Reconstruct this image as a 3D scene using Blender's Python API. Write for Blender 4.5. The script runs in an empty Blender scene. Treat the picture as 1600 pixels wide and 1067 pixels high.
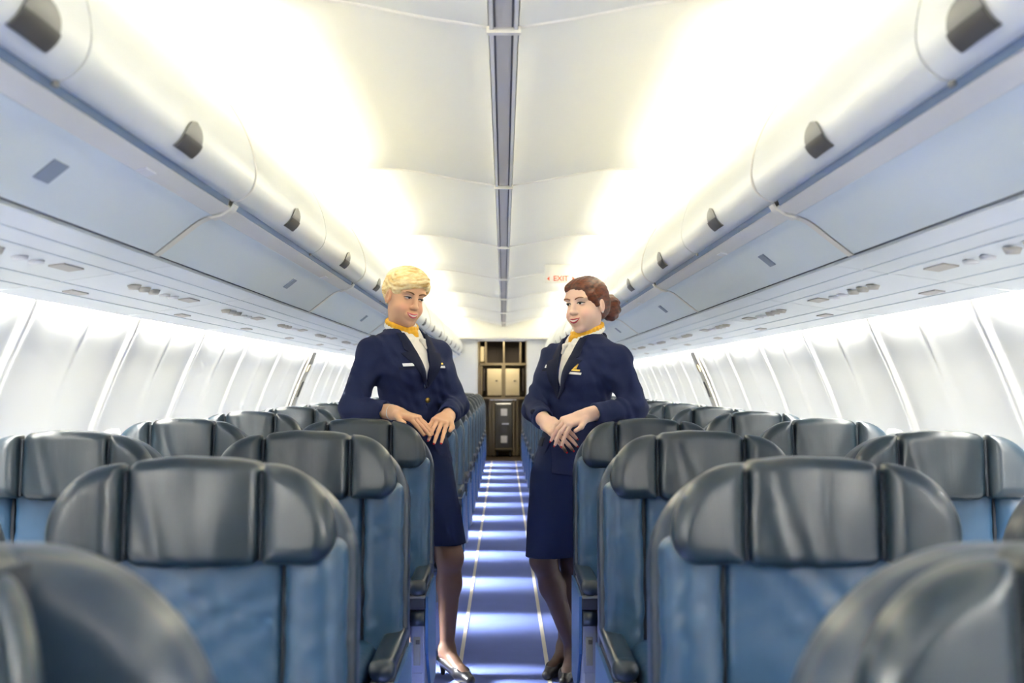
import bpy, bmesh, math, random
import numpy as np
from mathutils import Vector, Matrix
random.seed(7)
SC = bpy.context.scene
COL = SC.collection
# ------------------------------------------------------------------ camera, world, exposure
F = 1844.0            # focal length in pixels of the 1600 px wide frame
CX, CY, EYE = 787.0, 600.0, 1.24
cam_d = bpy.data.cameras.new('camera'); cam = bpy.data.objects.new('camera', cam_d); COL.objects.link(cam)
cam.location = (0, 0, EYE); cam.rotation_euler = (math.pi/2, 0, 0)
cam_d.sensor_width = 36.0; cam_d.lens = F/1600*36
cam_d.shift_x = (800-CX)/1600; cam_d.shift_y = (CY-533.5)/1600
cam_d.clip_start = 0.02; cam_d.clip_end = 100
cam_d.dof.use_dof = True; cam_d.dof.focus_distance = 4.8; cam_d.dof.aperture_fstop = 4.0
SC.camera = cam
w = bpy.data.worlds.new('world'); SC.world = w; w.use_nodes = True
w.node_tree.nodes['Background'].inputs[0].default_value = (0.75, 0.85, 1, 1)
w.node_tree.nodes['Background'].inputs[1].default_value = 1.0
SC.view_settings.view_transform = 'Standard'; SC.view_settings.look = 'None'
SC.view_settings.gamma = 1; SC.view_settings.use_curve_mapping = False
SC.view_settings.exposure = 1.3

Y0, Y1 = -1.6, 19.0        # cabin front end (behind the camera) and rear bulkhead
MOD0, MOD = 3.07, 2.44     # overhead bin / ceiling bay seams
PAN0, PAN = 3.75, 1.07     # side wall panel seams
ROW0, PITCH, NROW = 1.03, 1.19, 15

def area(name, loc, size, size_y, power, color, rot, spread=math.pi):
    d = bpy.data.lights.new(name, 'AREA'); d.shape = 'RECTANGLE'; d.size = size; d.size_y = size_y
    d.energy = power; d.color = color; d.spread = spread
    o = bpy.data.objects.new(name, d); COL.objects.link(o); o.location = loc; o.rotation_euler = rot
    return o
def aim(v):   # euler that points a lamp's -Z along v, with its Y axis kept near the cabin's length
    return Vector(v).to_track_quat('-Z', 'Y').to_euler()
def basis_rot(zdir):
    z = -Vector(zdir).normalized(); y = Vector((0, 1, 0)); y = (y - z*y.dot(z)).normalized(); x = y.cross(z)
    return Matrix((x, y, z)).transposed().to_euler()
COVE, WALLW, WINW = 3.7, 25.0, 3.4
for s in (-1, 1):
    k = -2
    while MOD0 + MOD*k < Y1:          # ceiling wash lamps in the troughs over the bins
        a = max(MOD0+MOD*k, Y0)+.04; b = min(MOD0+MOD*(k+1), Y1)-.04
        if b-a > .2:
            area('cove_lamp', (s*.895, (a+b)/2, 2.085), .03, b-a, COVE*(b-a), (1, .93, .77), basis_rot((-s*.8, 0, 1)))
        k += 1
    k = -5
    while PAN0 + PAN*(k+1) < Y1:      # side wall wash lamps, one for each panel
        a = PAN0+PAN*k; b = a+PAN
        area('wall_wash_lamp', (s*1.462, (a+b)/2, 1.575), .03, PAN-.27, WALLW, (1, .97, .9), basis_rot((s*.9, 0, -1)))
        k += 1
for k in range(-1, 15):               # daylight entering at the windows on the left, in the leg room between the rows
    y = ROW0+PITCH*k+.42
    area('window_daylight', (-1.64, y+.0, .92), .20, .24, WINW, (.92, .97, 1), basis_rot((1.3, 0, -.90)), math.radians(24))
area('added_fill_lamp', (0, -1.0, 2.12), .5, .9, 6, (1, .96, .9), (0, 0, 0))  # unseen fill added behind the camera to lift the cabin's ambient light
area('galley_lamp', (0, 19.7, 2.1), .3, .5, 8, (1, .88, .68), (0, 0, 0))

# ------------------------------------------------------------------ materials
def srgb(r, g, b):
    f = lambda c: (c/255/12.92) if c/255 <= .04045 else ((c/255+.055)/1.055)**2.4
    return (f(r), f(g), f(b), 1)
def mat(name, col, rough=.5, metal=0, bump=None, spec=.5, coat=0, var=None, sheen=0, attr=None, emit=None):
    m = bpy.data.materials.new(name); m.use_nodes = True; nt = m.node_tree; b = nt.nodes['Principled BSDF']
    b.inputs['Base Color'].default_value = col; b.inputs['Roughness'].default_value = rough; b.inputs['Metallic'].default_value = metal
    b.inputs['Specular IOR Level'].default_value = spec; b.inputs['Coat Weight'].default_value = coat
    if sheen: b.inputs['Sheen Weight'].default_value = sheen
    tc = nt.nodes.new('ShaderNodeTexCoord')
    if attr:
        a = nt.nodes.new('ShaderNodeAttribute'); a.attribute_name = attr; nt.links.new(a.outputs['Color'], b.inputs['Base Color'])
    if var:     # (scale, amount)
        n = nt.nodes.new('ShaderNodeTexNoise'); n.inputs['Scale'].default_value = var[0]; n.inputs['Detail'].default_value = 4
        nt.links.new(tc.outputs['Object'], n.inputs['Vector'])
        mx = nt.nodes.new('ShaderNodeMix'); mx.data_type = 'RGBA'
        mx.inputs[6].default_value = tuple(c*(1-var[1]) for c in col[:3])+(1,); mx.inputs[7].default_value = tuple(min(1, c*(1+var[1])) for c in col[:3])+(1,)
        nt.links.new(n.outputs[0], mx.inputs[0]); nt.links.new(mx.outputs[2], b.inputs['Base Color'])
    if bump:    # (scale xyz, strength, distance)
        mp = nt.nodes.new('ShaderNodeMapping'); mp.inputs['Scale'].default_value = bump[0]
        n = nt.nodes.new('ShaderNodeTexNoise'); n.inputs['Scale'].default_value = 1; n.inputs['Detail'].default_value = 3
        bp = nt.nodes.new('ShaderNodeBump'); bp.inputs['Strength'].default_value = bump[1]; bp.inputs['Distance'].default_value = bump[2]
        nt.links.new(tc.outputs['Object'], mp.inputs[0]); nt.links.new(mp.outputs[0], n.inputs['Vector'])
        nt.links.new(n.outputs[0], bp.inputs['Height']); nt.links.new(bp.outputs[0], b.inputs['Normal'])
    if emit:
        b.inputs['Emission Color'].default_value = emit[0]; b.inputs['Emission Strength'].default_value = emit[1]
    return m
M = {}
M['wall'] = mat('wall_plastic', (.88, .88, .83, 1), .45, bump=((60, 60, 60), .08, .001))
M['ceil'] = mat('ceiling_plastic', (.82, .82, .75, 1), .5)
M['cream'] = mat('cream_plastic', (.84, .82, .75, 1), .4)
M['bin'] = mat('bin_plastic', (.81, .83, .79, 1), .32, bump=((90, 90, 90), .05, .001))
M['under'] = mat('bin_underside', (.80, .87, .88, 1), .4)
M['psu'] = mat('service_panel_plastic', (.87, .91, .90, 1), .4)
M['blue_strip'] = mat('blue_strip', srgb(84, 106, 138), .5)
M['vent'] = mat('vent_blue_grey', srgb(140, 152, 168), .5)
M['dark'] = mat('dark_gap', (.03, .035, .05, 1), .6)
M['grey'] = mat('grey_plastic', srgb(128, 128, 122), .45)
M['dgrey'] = mat('dark_grey_plastic', srgb(78, 76, 70), .45)
M['rail'] = mat('grey_channel', srgb(202, 197, 186), .5)
M['carpet'] = mat('carpet', srgb(100, 116, 184), .95, bump=((260, 260, 260), .7, .004), var=(7, .12))
M['tape'] = mat('floor_path_strip', srgb(205, 198, 185), .5)
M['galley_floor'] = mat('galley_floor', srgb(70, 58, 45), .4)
M['leather'] = mat('back_leather', srgb(46, 77, 106), .36, bump=((9, 9, 5), .5, .012), spec=.5)
M['head_leather'] = mat('headrest_leather', srgb(24, 38, 48), .33, bump=((20, 12, 5), .22, .010), spec=.55)
M['shell'] = mat('shell_leather', srgb(32, 46, 62), .34, bump=((12, 12, 12), .25, .006), spec=.55)
M['seam'] = mat('seam_shadow_fabric', srgb(20, 28, 38), .8)
M['arm'] = mat('armrest_leather', srgb(30, 42, 52), .3, spec=.6)
M['console'] = mat('console_plastic', srgb(128, 136, 160), .4)
M['side'] = mat('seat_side_blue', srgb(66, 108, 158), .45)
M['metal'] = mat('brushed_metal', (.55, .55, .56, 1), .3, 1)
M['gold'] = mat('gold', srgb(210, 175, 90), .3, 1)
M['white'] = mat('white_plastic', (.85, .85, .85, 1), .4)
M['red'] = mat('red_sign_ink', srgb(225, 95, 60), .5)
M['galley'] = mat('galley_steel', srgb(135, 122, 95), .4, .3)
M['galley_cream'] = mat('galley_cream', srgb(205, 190, 150), .5)
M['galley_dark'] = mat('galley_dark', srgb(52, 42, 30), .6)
M['trolley'] = mat('trolley_grey', srgb(92, 92, 88), .45, .2)
M['pane'] = mat('window_shade', (.85, .88, .92, 1), .4)

# ------------------------------------------------------------------ mesh helpers
def link(name, me, m, parent=None):
    o = bpy.data.objects.new(name, me); COL.objects.link(o)
    for k in (m if isinstance(m, (list, tuple)) else [m]): me.materials.append(k)
    if parent: o.parent = parent
    return o
def tag(o, label=None, cat=None, group=None, kind=None):
    if label: o['label'] = label
    if cat: o['category'] = cat
    if group: o['group'] = group
    if kind: o['kind'] = kind
    return o
def empty(name, loc, rz=0):
    o = bpy.data.objects.new(name, None); COL.objects.link(o); o.location = loc; o.rotation_euler.z = rz
    o.empty_display_size = .1
    return o
def copy_tree(o, parent=None):
    c = o.copy(); COL.objects.link(c)
    if parent: c.parent = parent
    for ch in [x for x in bpy.data.objects if x.parent == o]: copy_tree(ch, c)
    return c
class MB:
    def __init__(s): s.v, s.f = [], []
    def box(s, a, b, bev=0):
        if bev:
            bm = bmesh.new(); bmesh.ops.create_cube(bm, size=1)
            for v in bm.verts: v.co = Vector([(a[i]+b[i])/2+v.co[i]*(b[i]-a[i]) for i in range(3)])
            bmesh.ops.bevel(bm, geom=list(bm.edges), offset=bev, segments=3, profile=.5, affect='EDGES')
            n = len(s.v); bm.verts.index_update()
            s.v += [v.co.copy() for v in bm.verts]; s.f += [[n+v.index for v in f.verts] for f in bm.faces]; bm.free(); return s
        n = len(s.v)
        s.v += [(x, y, z) for z in (a[2], b[2]) for y in (a[1], b[1]) for x in (a[0], b[0])]
        s.f += [[n+i for i in q] for q in ((0, 2, 3, 1), (4, 5, 7, 6), (0, 1, 5, 4), (1, 3, 7, 5), (3, 2, 6, 7), (2, 0, 4, 6))]
        return s
    def tube(s, pts, r, n=10, cap=True):
        pts = [Vector(p) for p in pts]; rs = r if isinstance(r, (list, tuple)) else [r]*len(pts); base = len(s.v)
        for i, p in enumerate(pts):
            t = (pts[min(i+1, len(pts)-1)]-pts[max(i-1, 0)]).normalized()
            u = t.orthogonal().normalized() if i == 0 else (u-t*u.dot(t)).normalized()
            v = t.cross(u)
            for j in range(n):
                a = 2*math.pi*j/n; s.v.append(p+(u*math.cos(a)+v*math.sin(a))*rs[i])
        for i in range(len(pts)-1):
            for j in range(n):
                s.f.append([base+i*n+j, base+i*n+(j+1) % n, base+(i+1)*n+(j+1) % n, base+(i+1)*n+j])
        if cap: s.f.append([base+j for j in range(n)][::-1]); s.f.append([base+(len(pts)-1)*n+j for j in range(n)])
        return s
    def grid(s, P):      # rows of points
        base = len(s.v); n = len(P[0])
        for r in P: s.v += [tuple(p) for p in r]
        for i in range(len(P)-1):
            for j in range(n-1): s.f.append([base+i*n+j, base+i*n+j+1, base+(i+1)*n+j+1, base+(i+1)*n+j])
        return s
    def prism(s, poly, axis, a, b):   # polygon in the two other axes, extruded
        base = len(s.v); n = len(poly)
        for t in (a, b):
            for p in poly:
                q = list(p); q.insert(axis, t); s.v.append(tuple(q))
        s.f.append(list(range(base, base+n))); s.f.append(list(range(base+2*n-1, base+n-1, -1)))
        for i in range(n): s.f.append([base+i, base+n+i, base+n+(i+1) % n, base+(i+1) % n])
        return s
    def build(s, name, m, parent=None, smooth=False, solid=0, off=0):
        me = bpy.data.meshes.new(name); me.from_pydata([tuple(v) for v in s.v], [], s.f); me.update()
        bm = bmesh.new(); bm.from_mesh(me); bmesh.ops.recalc_face_normals(bm, faces=bm.faces); bm.to_mesh(me); bm.free()
        if smooth:
            for p in me.polygons: p.use_smooth = True
        o = link(name, me, m, parent)
        if solid:
            md = o.modifiers.new('s', 'SOLIDIFY'); md.thickness = solid; md.offset = off
            if smooth: e = o.modifiers.new('e', 'EDGE_SPLIT'); e.split_angle = math.radians(42)
        return o
def spline(pts, n):
    pts = [np.array(p, float) for p in pts]; P = [2*pts[0]-pts[1]]+pts+[2*pts[-1]-pts[-2]]; out = []
    for i in range(1, len(P)-2):
        for j in range(n):
            t = j/n
            out.append(.5*((2*P[i])+(P[i+1]-P[i-1])*t+(2*P[i-1]-5*P[i]+4*P[i+1]-P[i+2])*t*t+(3*P[i]-P[i-1]-3*P[i+1]+P[i+2])*t**3))
    out.append(pts[-1]); return out
def W(px, py, d):
    return np.array([(px-CX)*d/F, d, EYE+(CY-py)*d/F])

# ------------------------------------------------------------------ implicit surfaces -> meshes (surface nets)
class SDF:
    def __init__(s): s.p = []
    def add(s, fn, lo, hi, k=.01, op='u'): s.p.append((fn, np.array(lo, float), np.array(hi, float), k, op)); return s
    def cap(s, a, b, r1, r2=None, k=.01, op='u'):
        r2 = r1 if r2 is None else r2; a = np.array(a, float); b = np.array(b, float); ab = b-a; L = ab@ab+1e-12
        def fn(p):
            t = np.clip(((p-a)@ab)/L, 0, 1); q = p-a-t[:, None]*ab
            return np.sqrt((q*q).sum(1))-(r1+(r2-r1)*t)
        r = max(r1, r2); return s.add(fn, np.minimum(a, b)-r, np.maximum(a, b)+r, k, op)
    def ell(s, c, r, R=None, k=.01, op='u'):
        c = np.array(c, float); r = np.array(r, float)
        def fn(p):
            q = p-c
            if R is not None: q = q@R      # R columns = local axes
            k0 = np.sqrt(((q/r)**2).sum(1)); k1 = np.sqrt(((q/r**2)**2).sum(1))+1e-9
            return k0*(k0-1)/k1
        return s.add(fn, c-r.max(), c+r.max(), k, op)
    def rbox(s, c, h, r, R=None, k=.01, op='u'):
        c = np.array(c, float); h = np.array(h, float)
        def fn(p):
            q = p-c
            if R is not None: q = q@R
            q = np.abs(q)-(h-r)
            return np.sqrt((np.maximum(q, 0)**2).sum(1))+np.minimum(q.max(1), 0)-r
        m = np.linalg.norm(h); return s.add(fn, c-m, c+m, k, op)
    def loft(s, st, k=.01, op='u', off=0):      # stations (z, cx, cy, rx, ry, yaw)
        st = np.array(sorted(st), float)
        def fn(p):
            z = np.clip(p[:, 2], st[0, 0], st[-1, 0]); I = lambda i: np.interp(z, st[:, 0], st[:, i])
            c, sn = np.cos(I(5)), np.sin(I(5)); x = p[:, 0]-I(1); y = p[:, 1]-I(2)
            u = x*c+y*sn; v = -x*sn+y*c; rx = I(3)+off; ry = I(4)+off
            e = np.sqrt((u/rx)**2+(v/ry)**2)+1e-9; g = np.sqrt((u/rx**2)**2+(v/ry**2)**2)+1e-9
            d = e*(e-1)/g; d = np.where(e < .3, -np.minimum(rx, ry)*.7, d)
            dz = np.abs(p[:, 2]-z)
            return np.where(dz > 0, np.sqrt(np.maximum(d, 0)**2+dz**2), np.maximum(d, -np.minimum(p[:, 2]-st[0, 0], st[-1, 0]-p[:, 2])-1e-6))
        m = (st[:, 3:5].max()+off); lo = (st[:, 1].min()-m, st[:, 2].min()-m, st[0, 0]); hi = (st[:, 1].max()+m, st[:, 2].max()+m, st[-1, 0])
        return s.add(fn, lo, hi, k, op)
    def __call__(s, p, cull=.05):
        d = np.full(len(p), .5)
        if not len(p): return d
        X, Y, Z = p[:, 0], p[:, 1], p[:, 2]; pl, ph = p.min(0), p.max(0)
        for fn, lo, hi, k, op in s.p:
            if cull is not None:
                a_, b_ = lo-cull, hi+cull
                if (pl > b_).any() or (ph < a_).any(): continue
                m = (X > a_[0]) & (X < b_[0]) & (Y > a_[1]) & (Y < b_[1]) & (Z > a_[2]) & (Z < b_[2]); idx = np.nonzero(m)[0]
                if not len(idx): continue
                a = d[idx]; b = fn(p[idx])
            else: idx = slice(None); a = d; b = fn(p)
            if op == 'u': h = np.maximum(k-np.abs(a-b), 0)/k; v = np.minimum(a, b)-h*h*k*.25
            elif op == 's': b = -b; h = np.maximum(k-np.abs(a-b), 0)/k; v = np.maximum(a, b)+h*h*k*.25
            else: h = np.maximum(k-np.abs(a-b), 0)/k; v = np.maximum(a, b)+h*h*k*.25
            d[idx] = v
        return d
    def bounds(s):
        U = [q for q in s.p if q[4] == 'u']
        return np.min([q[1] for q in U], 0), np.max([q[2] for q in U], 0)
def nets(f, h, lo=None, hi=None, B=12):
    if lo is None: lo, hi = f.bounds(); lo = lo-3*h; hi = hi+3*h
    lo = np.array(lo, float); hi = np.array(hi, float)
    nb = np.ceil((hi-lo)/h/B).astype(int); n = nb*B+1
    g = np.stack(np.meshgrid(*[np.arange(k) for k in nb], indexing='ij'), -1).reshape(-1, 3)
    c = lo+(g+.5)*B*h; dc = f(c, None); act = g[np.abs(dc) < B*h*.866*1.5+.012]
    V = np.full(n, .5, np.float32)
    ins = g[dc < 0]
    for b in ins: V[b[0]*B:b[0]*B+B+1, b[1]*B:b[1]*B+B+1, b[2]*B:b[2]*B+B+1] = -.5
    loc = np.stack(np.meshgrid(*[np.arange(B+1)]*3, indexing='ij'), -1).reshape(-1, 3)
    for i in range(0, len(act), 24):
        a = act[i:i+24]; ijk = (a[:, None, :]*B+loc[None]).reshape(-1, 3)
        V[ijk[:, 0], ijk[:, 1], ijk[:, 2]] = f(lo+ijk*h)
    S = V < 0
    cnt = np.zeros(n-1, np.int8)
    for a in (0, 1):
        for b in (0, 1):
            for c_ in (0, 1): cnt += S[a:n[0]-1+a, b:n[1]-1+b, c_:n[2]-1+c_]
    cell = np.argwhere((cnt > 0) & (cnt < 8)); del cnt
    idx = np.full(n-1, -1, np.int32); idx[cell[:, 0], cell[:, 1], cell[:, 2]] = np.arange(len(cell))
    P = np.zeros((len(cell), 3)); C = np.zeros(len(cell)); cor = [(a, b, c_) for a in (0, 1) for b in (0, 1) for c_ in (0, 1)]
    for a in cor:
        for ax in range(3):
            if a[ax]: continue
            b = list(a); b[ax] = 1
            va = V[tuple((cell+a).T)]; vb = V[tuple((cell+b).T)]; m = (va < 0) != (vb < 0)
            t = va/(va-vb+1e-12*(va == vb)); q = np.tile(np.array(a, float), (len(cell), 1)); q[:, ax] = t
            P[m] += q[m]; C[m] += 1
    P = lo+(cell+P/C[:, None])*h
    for _ in range(1):
        fc = lambda p: np.concatenate([f(p[i:i+20000]) for i in range(0, len(p), 20000)])
        v = fc(P); G = np.stack([(fc(P+np.eye(3)[i]*h*.4)-v)/(h*.4) for i in range(3)], 1)
        st = v[:, None]*G/np.maximum((G*G).sum(1), .3)[:, None]; P = P-np.clip(st, -h*.7, h*.7)
    Q = []
    for ax in range(3):
        u, w_ = [(1, 2), (2, 0), (0, 1)][ax]
        sa = [slice(None)]*3; sb = [slice(None)]*3; sa[ax] = slice(0, -1); sb[ax] = slice(1, None)
        A = S[tuple(sa)]; Bq = S[tuple(sb)]; E = np.argwhere(A != Bq)
        E = E[(E[:, u] > 0) & (E[:, w_] > 0) & (E[:, u] < n[u]-1) & (E[:, w_] < n[w_]-1)]
        fl = A[tuple(E.T)]; du = np.zeros(3, int); du[u] = 1; dw = np.zeros(3, int); dw[w_] = 1
        q = np.stack([idx[tuple((E-du-dw).T)], idx[tuple((E-dw).T)], idx[tuple(E.T)], idx[tuple((E-du).T)]], 1)
        q[~fl] = q[~fl][:, ::-1]; Q.append(q)
    Q = np.concatenate(Q); Q = Q[(Q >= 0).all(1)]
    return P, Q
def net_obj(name, f, h, m, parent=None, color=None, **kw):
    P, Q = nets(f, h, **kw)
    me = bpy.data.meshes.new(name); me.vertices.add(len(P)); me.vertices.foreach_set('co', P.astype(np.float32).ravel())
    me.loops.add(len(Q)*4); me.loops.foreach_set('vertex_index', Q.astype(np.int32).ravel())
    me.polygons.add(len(Q)); me.polygons.foreach_set('loop_start', np.arange(0, len(Q)*4, 4, dtype=np.int32))
    me.polygons.foreach_set('use_smooth', np.ones(len(Q), bool)); me.update(calc_edges=True); me.validate()
    if color is not None:
        at = me.color_attributes.new('Col', 'FLOAT_COLOR', 'POINT'); c = np.ones((len(P), 4), np.float32); c[:, :3] = color(P)
        at.data.foreach_set('color', c.ravel())
    return link(name, me, m, parent)
def corner_plate(s, c, hx, z0, z1, hy, rt, rb, rnd, bend=0, R=None, k=.01, op='u', arch=0):
    """rounded plate in x-z with corner radii rt=(left top, right top), rb=(left bottom, right bottom); thickness 2*hy, edges rounded rnd"""
    c = np.array(c, float); zc = (z0+z1)/2; hz = (z1-z0)/2
    def fn(p):
        q = p-c
        if R is not None: q = q@R
        x, y, z = q[:, 0], q[:, 1], q[:, 2]-zc
        y = y+bend*x*x; z = z+arch*x*x*np.clip((z+hz)/(2*hz), 0, 1)
        r = np.where(z > 0, np.where(x > 0, rt[1], rt[0]), np.where(x > 0, rb[1], rb[0]))
        ax = np.abs(x)-hx+r; az = np.abs(z)-hz+r
        d2 = np.minimum(np.maximum(ax, az), 0)+np.sqrt(np.maximum(ax, 0)**2+np.maximum(az, 0)**2)-r
        a = d2+rnd; b = np.abs(y)-hy+rnd
        return np.minimum(np.maximum(a, b), 0)+np.sqrt(np.maximum(a, 0)**2+np.maximum(b, 0)**2)-rnd
    m = max(hx, hz, hy)*1.45; cc = c+np.array([0, 0, zc]) if R is None else c+R@np.array([0, 0, zc])
    return s.add(fn, cc-m, cc+m, k, op)
def wing_plate(s, side, x0, x1, z0, z1, A, B, rb, yc, hy, rnd, toe, k=.01):
    """headrest wing: inner edge x0, outer edge x1, top outer corner an ellipse A x B, toed forward"""
    def fn(p):
        x = p[:, 0]*side; z = p[:, 2]; y = p[:, 1]-yc+toe*np.maximum(x-x0, 0)
        d = np.maximum(np.maximum(x0-x, x-x1), np.maximum(z0-z, z-z1))
        u = (x-(x1-A))/A; v = (z-(z1-B))/B; m = (u > 0) & (v > 0)
        e = np.sqrt(u*u+v*v)+1e-9; g = np.sqrt((u/A)**2+(v/B)**2)+1e-9
        d = np.where(m, np.maximum(d, e*(e-1)/g), d)
        u = x-(x1-rb); v = (z0+rb)-z; m = (u > 0) & (v > 0)
        d = np.where(m, np.maximum(d, np.sqrt(u*u+v*v)-rb), d)
        a = d+rnd; b = np.abs(y)-hy+rnd
        return np.minimum(np.maximum(a, b), 0)+np.sqrt(np.maximum(a, 0)**2+np.maximum(b, 0)**2)-rnd
    xs = sorted((side*x0, side*x1)); return s.add(fn, (xs[0], yc-hy-toe*(x1-x0), z0), (xs[1], yc+hy, z1), k)
def rot(ax, deg):
    return np.array(Matrix.Rotation(math.radians(deg), 3, ax))
# ------------------------------------------------------------------ the cabin's own structure
def strip(name, prof, y0, y1, m, parent=None, solid=.006, smooth=True, ny=1, side=1, off=0):
    P = [[(side*x, y0+(y1-y0)*j/ny, z) for x, z in prof] for j in range(ny+1)]
    return MB().grid(P).build(name, m, parent, smooth, solid, off)
# floor
mb = MB().box((-1.8, Y0, -.05), (1.8, Y1, 0)); tag(mb.build('floor', M['carpet']), kind='structure')
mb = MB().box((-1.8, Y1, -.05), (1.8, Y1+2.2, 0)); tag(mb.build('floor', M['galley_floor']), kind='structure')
for k, x in enumerate((-.192, .192)):
    tag(MB().box((x-.009, Y0, 0), (x+.009, Y1, .003)).build('trim_%d' % (k+1), M['tape']), kind='structure')
# side walls: moulded panels with a ridge at each seam and a softer one between the windows
wp = spline([(1.60, 0), (1.73, .25), (1.775, .62), (1.755, .85), (1.69, 1.06), (1.605, 1.28), (1.51, 1.49), (1.497, 1.56), (1.492, 1.66)], 5)
wys = []
y = Y0
while y < Y1+.001: wys.append(y); y += .0214
def ridge(y):
    t = (y-PAN0) % PAN; t = min(t, PAN-t); u = abs(((y-PAN0) % PAN)-PAN*.5)
    return .016*math.exp(-(t/.028)**2)-.006*math.exp(-((t-.0)/.005)**2)+.007*math.exp(-(u/.05)**2)
for s, nm in ((-1, 'wall_left'), (1, 'wall_right')):
    P = [[(s*(p[0]-ridge(yy)*min(1, .3+p[1])), yy, p[1]) for p in wp] for yy in wys]
    tag(MB().grid(P).build(nm, M['wall'], None, True, .02, 0), kind='structure')
    # outer hull above the bins, closes the cabin
    strip_p = spline([(1.495, 1.655), (1.3, 1.93), (1.05, 2.15), (.8, 2.3), (.4, 2.38), (0, 2.4)], 4)
    tag(strip('trim_%d' % (3 if s < 0 else 4), strip_p, Y0, Y1, M['ceil'], side=s), kind='structure')
# windows low in the wall, mostly behind the seats
wn = 0
for s in (-1, 1):
    for k in range(-1, 14):
        for q in (.25, .75):
            yc = PAN0+PAN*(k+q)
            if yc < 2.2: continue
            wn += 1
            fr = MB(); pn = MB(); ring = []
            for t in range(24):
                a = 2*math.pi*t/24; ca, sa = math.cos(a), math.sin(a); e = .5
                ring.append((abs(ca)**e*math.copysign(1, ca), abs(sa)**e*math.copysign(1, sa)))
            def pt(u, v, o):
                z = .865+v; x = np.interp(z, [p[1] for p in wp], [p[0] for p in wp]); return (s*(x-o), yc+u, z)
            rr = [[pt(a*ru, b*rv, o) for a, b in ring+ring[:1]] for ru, rv, o in ((.155, .185, .009), (.145, .175, .016), (.125, .155, .016), (.115, .145, .010))]
            fo = tag(fr.grid(rr).build('window_%d' % wn, M['wall'], None, True), kind='structure')
            pn.grid([[pt(a*ru, b*rv, .0115) for a, b in ring+ring[:1]] for ru, rv in ((.117, .147), (.001, .001))])
            pn.build('window_shade', M['pane'], fo, True)
# ceiling bays: two shallow vaults beside a central channel
cp = spline([(.04, 2.172), (.2, 2.197), (.4, 2.235), (.56, 2.25), (.72, 2.236), (.82, 2.21), (.887, 2.175), (.93, 2.12), (.935, 2.04)], 5)
yy = []
k = -2
while MOD0+MOD*k < Y1:
    a = MOD0+MOD*k; b = a+MOD
    a2, b2 = max(a, Y0), min(b, Y1)
    if b2-a2 > .1:
        bay = tag(empty('ceiling', (0, 0, 0)), kind='structure')
        for s in (-1, 1):
            P = []
            for j in range(25):
                yv = a2+(b2-a2)*j/24; t = min(yv-a, b-yv)
                dome = .034*(1-math.exp(-(t/.16)**2))
                P.append([(s*x, yv, z+dome*math.sin(min(1, max(0, (x-.04)/.85))*math.pi)**.5 if .04 < x < .89 else z) for x, z in cp])
            MB().grid(P).build('ceiling_panel', M['ceil'], bay, True, .006)
        if a2 == a:      # the arched seam
            for s in (-1, 1):
                MB().tube([(s*x, a, z-.002) for x, z in cp[:33]], .007, 8).build('seam_trim', M['cream'], bay, True)
            MB().box((-.045, a-.012, 2.15), (.045, a+.012, 2.168)).build('channel_clip', M['cream'], bay)
        MB().box((-.032, a2, 2.166), (.032, b2, 2.19)).build('channel', M['rail'], bay)
        for s in (-1, 1):
            mbx = MB().box((s*.032-.005, a2, 2.158), (s*.032+.005, b2, 2.19)); mbx.build('channel_rail', M['cream'], bay)
            MB().box((s*.023-.0025, a2, 2.1645), (s*.023+.0025, b2, 2.18)).build('channel_gap', M['dgrey'], bay)
    k += 1
# front end wall (behind the camera)
tag(MB().box((-1.8, Y0-.05, 0), (1.8, Y0, 2.4)).build('wall_front', M['dgrey']), kind='structure')
# rear bulkhead with doorway to the galley
bk = MB().box((-1.8, Y1, 0), (-.43, Y1+.06, 2.4)).box((.38, Y1, 0), (1.8, Y1+.06, 2.4)).box((-.43, Y1, 1.94), (.38, Y1+.06, 2.4))
tag(bk.build('wall_back', M['wall']), kind='structure')
fr = MB().box((-.45, Y1-.02, 0), (-.42, Y1+.07, 1.96)).box((.37, Y1-.02, 0), (.40, Y1+.07, 1.96)).box((-.45, Y1-.02, 1.93), (.40, Y1+.07, 1.96))
tag(fr.build('trim_5', M['cream']), kind='structure')
tag(MB().box((-.86, Y1-.16, 1.955), (.86, Y1-.001, 2.0), .012).build('trim_6', M['cream'], None, True), kind='structure')
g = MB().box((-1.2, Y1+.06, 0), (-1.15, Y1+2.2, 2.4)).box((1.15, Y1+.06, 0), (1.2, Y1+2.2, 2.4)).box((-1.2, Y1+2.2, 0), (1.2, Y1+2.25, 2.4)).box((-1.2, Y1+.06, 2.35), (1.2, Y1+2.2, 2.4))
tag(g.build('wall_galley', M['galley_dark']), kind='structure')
# ------------------------------------------------------------------ galley seen through the doorway (about 20 m away)
GY = Y1+1.1
gl = tag(empty('galley_unit', (0, GY, 0)), 'tan metal galley unit with open dark compartments seen through the far doorway', 'galley unit')
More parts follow.
